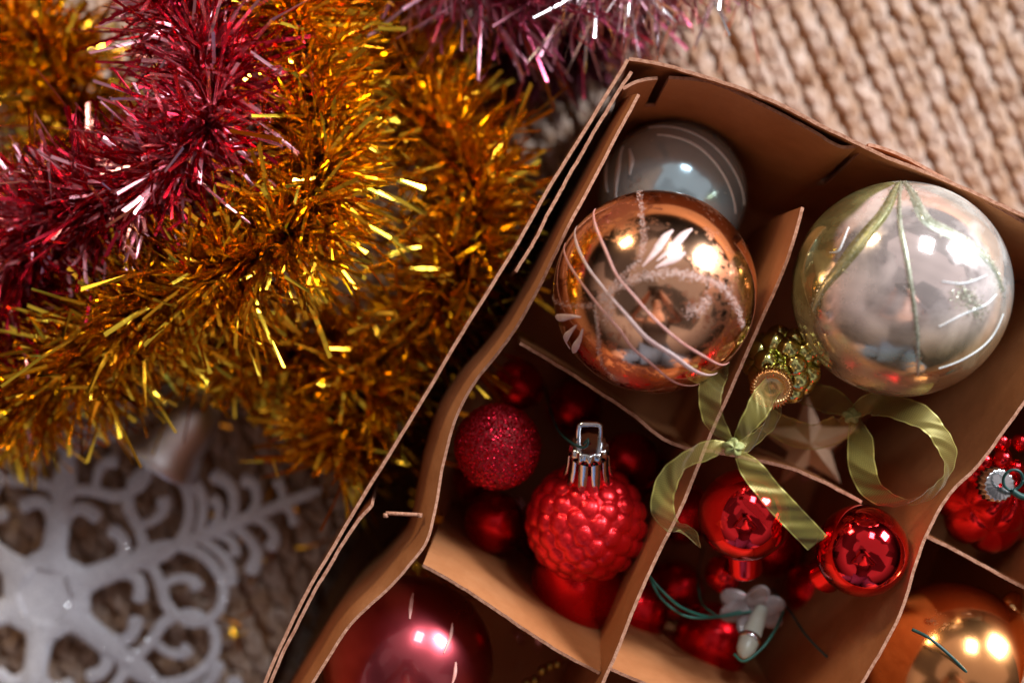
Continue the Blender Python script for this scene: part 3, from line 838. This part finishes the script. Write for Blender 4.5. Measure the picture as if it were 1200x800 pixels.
def ribbon(pts, wpx, name, parent, n_=120, twist=None, zw=.11):
    """pts: (px,py,z[,roll degrees]); roll 0 = flat to the sky"""
    A = np.array([list(P(p[0], p[1], p[2]))+[math.radians(p[3] if len(p) > 3 else 0)]+[(p[4] if len(p) > 4 else 1.0)] for p in pts])
    q = catmull(A, n_); path = q[:, :3]; roll = q[:, 3]; ws = q[:, 4]
    T_ = norm(np.gradient(path, axis=0))
    S = norm(np.cross(T_, np.array((0, 0, 1.0)))); U = np.cross(S, T_)
    Dn = S*np.cos(roll)[:, None]+U*np.sin(roll)[:, None]
    W = wpx*mpp(zw)
    ks = np.linspace(-1, 1, 9)
    rs = np.random.default_rng(len(pts)*7)
    ln = np.r_[0, np.cumsum(np.linalg.norm(np.diff(path, axis=0), axis=1))]
    Up = np.cross(Dn, T_)
    V = np.stack([path+Dn*(W/2*k)*ws[:, None]+Up*(.00045*np.sin(ln*420+k*2.2)+.0002*np.sin(ln*1300+k*5))[:, None] for k in ks], 1).reshape(-1, 3)
    m_ = len(ks)
    f = [(i*m_+k, (i+1)*m_+k, (i+1)*m_+k+1, i*m_+k+1) for i in range(n_-1) for k in range(m_-1)]
    o = obj(name, V, f, ORG, parent)
    uvl = o.data.uv_layers.new(name='UVMap')
    vu = np.tile((ks+1)/2, n_); vw = np.repeat(ln, m_)
    li = np.array([l.vertex_index for l in o.data.loops])
    uvl.data.foreach_set('uv', np.stack([vu[li], vw[li]], 1).ravel())
    return o
def knot(px, py, z, rp, parent):
    c = P(px, py, z); V, f = sphere(c, rp*mpp(z), 28, 20)
    d = V-c; a_ = np.arctan2(d[:, 1], d[:, 0])
    V = c+d*(1+.16*np.sin(a_*5+d[:, 2]*900))[:, None]*np.array((1, .85, .8))
    obj('knot', V, f, ORGK, parent)
ORGK = noise_mat('organza_knot', (0.22, 0.26, 0.08), (0.42, 0.42, 0.16), 900, rough=0.5, bump=0.5, bscale=2500)
ob = empty('ribbon_bow', tuple(P(860, 525, .09)))
tag(ob, 'sheer olive green ribbon tied to the gold cap, two tails hanging over red baubles', 'ribbon')
ribbon([(856, 520, .128, 20, .35), (836, 490, .130, 35, .9), (833, 455, .124, 20, 1), (846, 425, .108, 0, 1), (858, 400, .09, 0, 1)], 28, 'loop', ob)
ribbon([(864, 519, .128, -10, .35), (878, 495, .131, -20, .9), (893, 470, .128, -10, 1.0), (905, 452, .121, 0, .9), (912, 440, .112, 0, .8)], 28, 'loop', ob)
ribbon([(912, 462, .114, 30, .8), (905, 490, .117, 50, .9), (884, 515, .120, 40, .8), (866, 525, .124, 0, .4)], 30, 'loop', ob)
ribbon([(856, 523, .128, 0, .35), (830, 527, .131, 15, .8), (800, 541, .132, 30, .85), (781, 566, .131, 22, 1.0), (776, 592, .130, 5, 1.02), (783, 612, .127, -35, .9), (803, 622, .122, -60, 1.0), (812, 634, .116, -70, 1.0)], 27, 'tail', ob, 140)
ribbon([(864, 528, .128, 0, .35), (880, 549, .130, 8, .9), (905, 580, .129, 5, 1), (935, 612, .127, -5, 1), (958, 636, .124, -8, 1)], 28, 'tail', ob)
knot(859, 524, .129, 12, ob)
ob = empty('ribbon_loop', tuple(P(1010, 500, .08)))
tag(ob, 'sheer green ribbon curled in a wide loop over the brown divider', 'ribbon')
ribbon([(1000, 485, .100, 0, .4), (1020, 474, .106, 10, .8), (1055, 478, .114, 25, .95), (1090, 496, .118, 30, .95), (1111, 528, .119, 30, .75), (1108, 560, .118, 45, .6), (1082, 583, .117, 55, .62), (1050, 588, .116, 50, .66), (1022, 573, .115, 30, .85), (1010, 545, .112, 15, .95), (1008, 515, .106, 5, .9), (1002, 490, .100, 0, .4)], 33, 'loop', ob, 200)
ribbon([(996, 488, .100, 0, .4), (985, 500, .096, 10, 1), (950, 512, .092, 20, 1.1), (915, 500, .094, 20, 1), (893, 488, .1, 10, .9)], 32, 'tail', ob)
ribbon([(1000, 482, .100, 0, .4), (975, 470, .094, 10, 1), (950, 462, .088, 20, 1), (925, 450, .080, 20, .9)], 32, 'tail', ob)
knot(998, 487, .101, 10, ob)

# beige card star lying in the middle cell under the ribbons
PAPER = noise_mat('beige_card', (0.55, 0.32, 0.18), (0.68, 0.44, 0.28), 80, rough=0.6, bump=.3, bscale=900)
sc0 = P(948, 520, .064); V = []
for zz in (0, 1):
    for k in range(10):
        a_ = k*PI/5+.35; rr2 = (.0165 if k % 2 == 0 else .0070)
        V.append(sc0+np.array((math.cos(a_)*rr2, math.sin(a_)*rr2, -.0012*zz+.25*math.cos(a_)*rr2)))
V.append(sc0+np.array((0, 0, .0035)))
F = [(k, (k+1) % 10, 20) for k in range(10)]+[(k, k+10, (k+1) % 10+10, (k+1) % 10) for k in range(10)]+[tuple(range(19, 9, -1))]
tag(obj('star_ornament', V, F, PAPER, smooth=False), 'beige folded card star below the gold cap of the green berry ornament', 'star')
# a slip of red showing through a hole in the right divider, as a small red tag
# ------------------------------------------------------------------ right cell: red raspberry ornament with silver cap
ob = empty('raspberry_ornament', tuple(P(1160, 585, .05)))
tag(ob, 'red segmented glass ornament with round silver cap, right of the tall divider', 'ornament')
c, r = ball_geo(1156, 588, 60, .078)
V, f = sphere(c, 1.0, 120, 80, axis=(.25, .35, .9))
d = V-c; x, y, z = frame((.25, .35, .9)); a_ = np.arctan2(d@y, d@x); la = np.arcsin(np.clip(d@z, -1, 1))
rad = r*(.86+.14*np.abs(np.cos(a_*3.5))**.6*np.abs(np.cos(la*2.6))**.5)
obj('body', c+d*rad[:, None], f, REDM, ob)
for (px, py, rp, zz) in ((1172, 518, 12, .092), (1175, 537, 11, .096), (1152, 540, 11, .094), (1190, 548, 10, .094), (1163, 552, 9, .092), (1196, 518, 11, .088), (1140, 556, 9, .09)):
    V, f = sphere(P(px, py, zz), rp*mpp(zz), 24, 16); obj('bead', V, f, REDM, ob)
cap(ob, P(1172, 568, .112), norm(np.array((.12, .05, .98))), 19*mpp(.112), .005, CHROME, 18, loop=False)
th = np.linspace(0, 2*PI, 40)
cw = P(1187, 562, .117)
V, f = tube(np.array([cw+np.array((math.cos(t_)*.0029, math.sin(t_)*.0031, .001*math.sin(t_))) for t_ in th]), .00045, 8)
obj('wire_ring', V, f, WIRED, ob)
wire([(1186, 575, .117), (1200, 582, .116), (1225, 580, .112)], .0010, 'green wire twisted from the round silver cap toward the right', WIRED)

# ------------------------------------------------------------------ amber bauble bottom right, rose bauble bottom left
c, r = ball_geo(1114, 790, 108, .094)
ob = empty('amber_bauble', tuple(c-np.array((0, 0, r)))); tag(ob, 'big amber orange mirror bauble, below the red segmented ornament', 'bauble')
V, f = sphere(c, r, 80, 56); obj('glass_ball', V, f, COPPER2, ob)
fk = MB(); V, f = flakes([(1020, 800), (1050, 740), (1110, 700), (1170, 720), (1210, 780)], .003, 500, .0003, c, r, 77); fk.add(V, f)
V, f = lathe([(-.003, .0045), (0, .0046), (.0008, .003), (.001, .0001)], P(1195, 708, .098), norm(np.array((.55, .55, .7))), 40, lambda a_, i: 1+.05*math.cos(14*a_))
obj('cap', V, f, GOLDM, ob)
c, r = ball_geo(478, 775, 100, .086)
ob = empty('rose_bauble', tuple(c-np.array((0, 0, r)))); tag(ob, 'dusky rose red satin bauble in the bottom left compartment', 'bauble')
V, f = sphere(c, r, 80, 56); obj('glass_ball', V, f, ROSE, ob)
for pts in ([(480, 725), (482, 705), (484, 695)], [(520, 765), (528, 745), (530, 730)], [(530, 800), (533, 790), (534, 775)]):
    V, f = brush(pts, [a_*px1 for a_ in (2, 5, 5, 2)], c, r); obj('painted_line', V, f, PAINTP, ob)
# gold bead strand
ob = empty('gold_bead_strand', tuple(P(640, 785, .05))); tag(ob, 'short strand of dull gold beads in shadow beside the rose bauble', 'beads')
GB = metal('dull_gold', (0.55, 0.42, 0.12), 0.3)
for k in range(7):
    V, f = sphere(P(618+k*9, 800-k*6.5+3*math.sin(k*2), .066+.002*math.cos(k*3)), 6*mpp(.07), 20, 14); obj('bead', V, f, GB, ob)

# ------------------------------------------------------------------ snowflake
sc = (55, 697); sz = .014; sm = mpp(sz)
the = math.atan2(247, 640)
def uvp(x, y):
    dx, dy = x-sc[0], sc[1]-y
    return (dx*math.cos(the)+dy*math.sin(the), -dx*math.sin(the)+dy*math.cos(the))
def k3(pts): return [uvp(120+x/4.704, 530+y/4.704) for x, y in pts]
def k1(pts): return [uvp(x/5.715, 520+y/5.715) for x, y in pts]
half = [
    (k1([(920, 740), (960, 680), (930, 560), (870, 440)])+[(152*math.cos(PI/6), 152*math.sin(PI/6))], 13, 12),
    (k1([(930, 540), (1010, 520), (1070, 480), (1105, 420), (1085, 355)]), 10, 16),
    (k1([(750, 800), (800, 770), (835, 700), (815, 630), (735, 560)]), 14, 15),
    ([uvp(*q) for q in ((165, 645), (205, 638), (240, 652), (261, 682), (258, 712), (238, 728), (212, 729))], 13, 8),
    (k3([(530, 440), (556, 340), (548, 230), (480, 140)]), 11, 14),
    (k3([(600, 420), (642, 345), (640, 285), (600, 250)]), 9, 13),
    (k3([(700, 390), (728, 290), (705, 180), (600, 115)]), 12, 17),
    (k3([(800, 360), (852, 270), (835, 175), (765, 150)]), 10, 15),
    (k3([(985, 285), (995, 220), (965, 150)]), 9, 11),
]
# link to the neighbouring arm (half way round at 30 degrees)
spine_r = [28, 60, 90, 130, 180, 230, 280, 330, 345]
spine_w = [46, 30, 28, 16, 14, 17, 14, 12, 8]
sn = empty('snowflake_ornament', tuple(P(sc[0], sc[1], .004)))
tag(sn, 'white glittered plastic snowflake with curled lacy arms on the rug', 'snowflake')
def uv2w(pts, ang):
    cA, sA = math.cos(ang), math.sin(ang)
    return np.array([P(sc[0], sc[1], sz)+np.array(((u*cA-v_*sA)*sm, (u*sA+v_*cA)*sm, 0)) for u, v_ in pts])
hubv, hubf = lathe([(-.0014, 52*sm), (-.0008, 55*sm), (.0008, 55*sm), (.0015, 52*sm), (.0019, 30*sm), (.002, .0001)], P(sc[0], sc[1], sz), (0, 0, 1), 72, lambda a_, i: 1-.08*(.5+.5*math.cos(6*(a_-0))) if i < 4 else 1)
# align hub scallops with the holes (frame x axis direction handled by symmetry)
obj('hub', hubv, hubf, GLITW, sn)
for k in range(6):
    ang = the+k*PI/3
    mbs = MB()
    q = uv2w([(r_, 0) for r_ in spine_r], ang); qq = catmull(q, 60)
    ww = np.interp(np.linspace(0, 1, 60), (np.array(spine_r)-28)/(345-28), spine_w)*sm/2
    V, f = tube(qq, ww, 12, flat=.0016/(8*sm)*.55); mbs.add(V, f)
    for pts, w0, w1 in half:
        for s in (1, -1):
            q = catmull(uv2w([(u, s*v_) for u, v_ in pts], ang), 34)
            t_ = np.linspace(0, 1, 34)
            ww = (w0+(w1+3-w0)*t_**3)*1.04*sm/2
            ww[-4:] *= np.array((1.0, .93, .75, .42))
            q[:, 2] += .0002*s
            V, f = tube(q, ww, 12, flat=.28+.0); mbs.add(V, f)
    q = catmull(uv2w([(r_*math.cos(PI/6), r_*math.sin(PI/6)) for r_ in (148, 166, 184)], ang), 16)
    V, f = tube(q, np.r_[np.full(12, 6.5), 6.6, 6.2, 4.8, 2.4]*1.14*sm, 12, flat=.28); mbs.add(V, f)
    obj('arm', mbs.verts(), mbs.f, GLITW, sn)
# glitter grains
V, f = [], []
arms = [o for o in sn.children if o.name.startswith('arm')]
pool = np.concatenate([np.array([v_.co for v_ in o.data.vertices]) for o in arms])+ORI[sn.name]
pool = pool[pool[:, 2] > sz+.0005]
sel = pool[rng.integers(0, len(pool), 18000)]
for k, p in enumerate(sel):
    p = p+rng.normal(size=3)*np.array((.0005, .0005, .0001))+np.array((0, 0, .0001)); q = norm(np.array((0, 0, 1))+rng.normal(size=3)*.55)
    a_, b2, _ = frame(q); s = .00018*rng.uniform(.6, 1.3)
    V += [p+a_*s, p+b2*s, p-a_*s, p-b2*s]; f.append((4*k, 4*k+1, 4*k+2, 4*k+3))
o = obj('glitter', V, f, SPARK, sn, smooth=False); tag(o, kind='stuff')

# dull silver bell under the tinsel
ob = empty('silver_bell', tuple(P(205, 505, .004))); tag(ob, 'dull silver bell ornament half under gold tinsel above the snowflake', 'bell')
ax = norm(P(262, 440, .03)-P(185, 535, .026))
V, f = lathe([(0, .0165), (.001, .0170), (.004, .0150), (.010, .0128), (.018, .0118), (.024, .0095), (.028, .0055), (.029, .0001)], P(185, 535, .024), ax, 64); obj('bell_body', V, f, CHROMED, ob)
V, f = sphere(P(182, 538, .024), .005, 24, 16); obj('clapper', V, f, CHROMED, ob)
V, f = tube(np.array([P(262, 440, .03)+np.array((math.cos(t_)*.003, 0, math.sin(t_)*.003)) for t_ in np.linspace(0, 2*PI, 24)]), .0005, 6); obj('loop', V, f, CHROMED, ob)

# ------------------------------------------------------------------ tinsel garlands
def garland(name, pts, R, count, width, mt, label, zmin=.004, seed=0, lean=.35, minl=.42, curve=.30, group='tinsel garlands'):
    rs = np.random.default_rng(seed)
    path = catmull(PP(pts), 400)
    T_ = norm(np.gradient(path, axis=0))
    root = empty(name, (path[:, 0].mean(), path[:, 1].mean(), zmin))
    tag(root, label, 'tinsel', group)
    V, f = tube(path, .0010, 6); obj('cord', V, f, CORD, root)
    s = rs.integers(0, 399, count)
    c0 = path[s]; t = T_[s]
    ncl = max(12, count//8); cl = rs.integers(0, ncl, count)
    s = np.clip(rs.integers(0, 399, ncl)[cl]+rs.normal(size=count)*2.5, 0, 399).astype(int)
    c0 = path[s]; t = T_[s]
    rnd = rs.normal(size=(ncl, 3))[cl]+rs.normal(size=(count, 3))*.42; rad = rnd-t*(rnd*t).sum(1, keepdims=True); rad = norm(rad)
    # tufts: the strands stand in loose bundles rather than evenly
    d = norm(rad+t*((rs.normal(size=(ncl, 1))[cl]+rs.normal(size=(count, 1))*.45)*lean+np.sin(s*.13+rs.uniform(0, 6))[:, None]*.25))
    L = R*rs.uniform(minl, 1.1, count)*rs.uniform(.72, 1.12, ncl)[cl]*(1+.10*np.sin(s*.21))
    side = norm(np.cross(d, norm(rs.normal(size=(count, 3)))))
    bend = norm(np.cross(d, side))
    bend = norm(bend*rs.choice([-1, 1], (count, 1))+rs.normal(size=(count, 3))*.3)
    W = width*rs.uniform(.75, 1.2, count)
    K = 5
    tw = rs.normal(size=count)*.9
    cv = np.abs(rs.normal(size=count))*curve
    kink = rs.uniform(0, 1, count) < .16
    Vs = []
    nn = np.cross(d, side)
    for k in range(K):
        tt_ = k/(K-1)
        p = c0+d*(L*(.03+.97*tt_))[:, None]+bend*(L*cv*tt_**2)[:, None]
        p[:, 2] -= L*.06*tt_**2
        if k >= 3: p[kink] += rs.normal(size=(kink.sum(), 3))*.0025
        sd = side*np.cos(tw*tt_)[:, None]+nn*np.sin(tw*tt_)[:, None]
        for sg in (-1, 1):
            q = p+sd*(W/2*sg)[:, None]; q[:, 2] = np.where(q[:, 2] < zmin, zmin+rs.uniform(0, .003, count), q[:, 2])
            Vs.append(q)
    V = np.stack(Vs, 1).reshape(-1, 3)
    base_i = (np.arange(count)*2*K)[:, None]
    fs = []
    for k in range(K-1):
        fs.append(np.concatenate([base_i+2*k, base_i+2*k+1, base_i+2*k+3, base_i+2*k+2], 1))
    F = np.concatenate(fs)
    o = obj('foil_strand', V, F.tolist(), mt, root, smooth=False); tag(o, kind='stuff')
    return root
# lower gold coils
garland('tinsel_garland', [(-60, 60, .035), (30, 40, .040), (90, 120, .045), (60, 230, .042), (-20, 330, .040), (-80, 400, .04)], .030, 2800, .0017, GOLD, 'blurred gold tinsel coil in the top left corner', seed=1)
garland('tinsel_garland', [(420, -80, .040), (450, 60, .045), (535, 180, .060), (560, 262, .068), (512, 360, .064), (440, 430, .058), (410, 500, .050), (385, 545, .045)], .031, 3300, .0014, GOLD, 'lower gold tinsel running down beside the box wall', seed=2)
# gold on top, in focus
garland('tinsel_garland', [(330, -60, .085), (350, 40, .090), (375, 130, .094), (370, 220, .098), (320, 290, .098), (240, 330, .094), (160, 370, .086), (90, 430, .070), (10, 470, .055), (-60, 480, .05)], .0300, 5200, .00125, GOLD, 'topmost gold tinsel sweeping from the top edge to the lower left', seed=3)
garland('tinsel_garland', [(200, 330, .035), (260, 400, .05), (330, 420, .055), (420, 400, .05)], .026, 1500, .0015, GOLD, 'short gold tinsel coil hanging toward the snowflake tip', seed=4)
garland('tinsel_garland', [(215, -80, .080), (222, 20, .094), (250, 90, .104), (235, 165, .106), (155, 220, .096), (60, 260, .082), (15, 320, .072), (0, 400, .062), (-60, 480, .05)], .029, 6200, .0011, REDF, 'dark red tinsel lying across the gold tinsel', seed=5, lean=.5)
garland('tinsel_garland', [(480, -60, .070), (560, -12, .072), (640, -8, .070), (720, -50, .066), (840, -100, .06)], .037, 1500, .0010, PINKF, 'dusky pink tinsel with long thin strands at the top edge', seed=6, lean=.6, curve=.12)
garland('tinsel_garland', [(470, 60, .02), (540, 50, .022), (620, 60, .02), (690, 30, .024), (760, -40, .03)], .030, 1500, .0011, PLUMF, 'dark plum tinsel added low to darken the rug outside the box corner', seed=16, lean=.6)  # dark coil added to shade the bright rug beside the corner
garland('tinsel_garland', [(640, -40, .085), (720, -20, .08), (800, -25, .075), (890, -50, .07)], .030, 240, .0006, SILVF, 'thin silvery tinsel strands above the box corner', seed=7, lean=.6, curve=.1)

# shed strips of foil on the rug and on the floor of the box
def shed(name, label, mt, n_, boxes, z, seed):
    rs = np.random.default_rng(seed); V, F = [], []
    for k in range(n_):
        x0, y0, x1, y1 = boxes[rs.integers(0, len(boxes))]
        p = P(rs.uniform(x0, x1), rs.uniform(y0, y1), z); a_ = rs.uniform(0, PI); L = rs.uniform(.003, .014)
        d = np.array((math.cos(a_), math.sin(a_), 0)); w_ = np.array((-d[1], d[0], rs.uniform(-.6, .6)))*.0005
        b_ = len(V)
        for t_ in (-.5, -.17, .17, .5):
            q = p+d*L*t_+np.array((-d[1], d[0], 0))*L*.25*t_*t_+np.array((0, 0, .0012*(1-4*t_*t_)))
            V += [q-w_, q+w_]
        F += [(b_+2*i_, b_+2*i_+1, b_+2*i_+3, b_+2*i_+2) for i_ in range(3)]
    o = obj(name, V, F, mt, smooth=False); tag(o, label, 'tinsel scraps', None, 'stuff')
shed('shed_gold_foil', 'small gold foil strips shed on the rug and in the box', GOLD, 90, [(250, 480, 420, 760), (640, 60, 800, 90), (480, 560, 560, 700)], .0085, 3)
shed('shed_red_foil', 'small dark red foil strips shed in the box compartments', REDF, 50, [(760, 600, 1020, 800), (600, 560, 720, 760), (940, 380, 1150, 560)], .0105, 4)

# ------------------------------------------------------------------ the photographer, mirrored in the baubles
def skin(name, joints, edges, mt, parent, lvl=1, root=0):
    me = bpy.data.meshes.new(name)
    me.from_pydata([Vector(j[:3])-Vector(ORI[parent.name]) for j in joints], edges, [])
    me.materials.append(mt)
    o = bpy.data.objects.new(name, me); COL.objects.link(o); o.parent = parent
    sk = o.modifiers.new('skin', 'SKIN'); sk.use_smooth_shade = True
    for i, j in enumerate(joints):
        me.skin_vertices[0].data[i].radius = (j[3], j[3]*(j[4] if len(j) > 4 else 1))
        me.skin_vertices[0].data[i].use_root = (i == root)
    sb = o.modifiers.new('sub', 'SUBSURF'); sb.levels = lvl; sb.render_levels = lvl
    return o
CLOTH = noise_mat('dark_jumper', (0.05, 0.045, 0.05), (0.08, 0.07, 0.075), 60, rough=0.9)
JEANS = noise_mat('blue_jeans', (0.10, 0.17, 0.32), (0.16, 0.25, 0.42), 90, rough=0.9)
SKINM = noise_mat('skin', (0.55, 0.32, 0.24), (0.62, 0.38, 0.29), 30, rough=0.5)
HAIR = noise_mat('dark_hair', (0.02, 0.012, 0.01), (0.04, 0.025, 0.02), 80, rough=0.6)
CAMM = noise_mat('black_camera_plastic', (0.015, 0.015, 0.016), (0.03, 0.03, 0.03), 200, rough=0.45)
pe = empty('person', (0, -.62, .0)); tag(pe, 'kneeling person in dark jumper and blue jeans holding a camera, mirrored in the baubles', 'person')
J = [(0, -.66, .30, .13, .8), (0, -.55, .50, .12, .8), (0, -.40, .70, .14, .7), (0, -.31, .80, .07), (0, -.24, .86, .055), (0, -.20, .90, .085), (0, -.16, .95, .075),
     (.17, -.37, .72, .055), (.27, -.27, .57, .042), (.11, -.10, .60, .028), (.075, -.055, .61, .030),
     (-.17, -.37, .72, .055), (-.27, -.27, .57, .042), (-.11, -.10, .60, .028), (-.075, -.055, .61, .030),
     (.13, -.62, .26, .085), (.20, -.36, .09, .065), (.18, -.75, .06, .045), (-.13, -.62, .26, .085), (-.20, -.36, .09, .065), (-.18, -.75, .06, .045)]
E = [(0, 1), (1, 2), (2, 3), (3, 4), (4, 5), (5, 6), (2, 7), (7, 8), (8, 9), (9, 10), (2, 11), (11, 12), (12, 13), (13, 14), (0, 15), (15, 16), (16, 17), (0, 18), (18, 19), (19, 20)]
for s, hi in ((1, 10), (-1, 14)):
    for q in range(5):
        b_ = len(J)
        ang = -.5+q*.28
        p1 = (s*(.062-.004*q), -.035+.012*q-.01, .622-.018*q+.02); p2 = (s*(.047-.002*q), -.022+.006*q, .628-.018*q+.012)
        J += [(*p1, .009), (*p2, .008)]; E += [(hi, b_), (b_, b_+1)]
body = skin('body', J, E, SKINM, pe)
skin('jumper', [(J[i][0], J[i][1], J[i][2], J[i][3]*1.12, .85) for i in (0, 1, 2, 3, 7, 8, 9, 11, 12, 13)], [(0, 1), (1, 2), (2, 3), (2, 4), (4, 5), (5, 6), (2, 7), (7, 8), (8, 9)], CLOTH, pe)
skin('jeans', [(J[i][0], J[i][1], J[i][2], J[i][3]*1.13, 1) for i in (0, 15, 16, 17, 18, 19, 20)], [(0, 1), (1, 2), (2, 3), (0, 4), (4, 5), (5, 6)], JEANS, pe)
V, f = sphere((0, -.185, .955), .105, 32, 24, axis=(0, .4, 1), scale=1.05)
keep = V[:, 1] < -.12
obj('hair', V, [q for q in f if all(V[i, 1] < -.135 or V[i, 2] > .985 for i in q)], HAIR, pe)
cm = empty('handheld_camera', (0, 0, .56)); tag(cm, 'black camera held in both hands above the box', 'camera')
def bxv(x0, x1, y0, y1, z0, z1):
    return [(x0, y0, z0), (x1, y0, z0), (x1, y1, z0), (x0, y1, z0), (x0, y0, z1), (x1, y0, z1), (x1, y1, z1), (x0, y1, z1)], [(3, 2, 1, 0), (4, 5, 6, 7), (0, 1, 5, 4), (1, 2, 6, 5), (2, 3, 7, 6), (3, 0, 4, 7)]
V, f = bxv(-.068, .068, -.045, .05, .61, .65); obj('camera_body', V, f, CAMM, cm, smooth=False)
V, f = lathe([(.0, .024), (.0, .032), (.05, .034), (.055, .031)], (0, 0, .556), (0, 0, 1), 40); obj('lens_barrel', V, f, CAMM, cm)
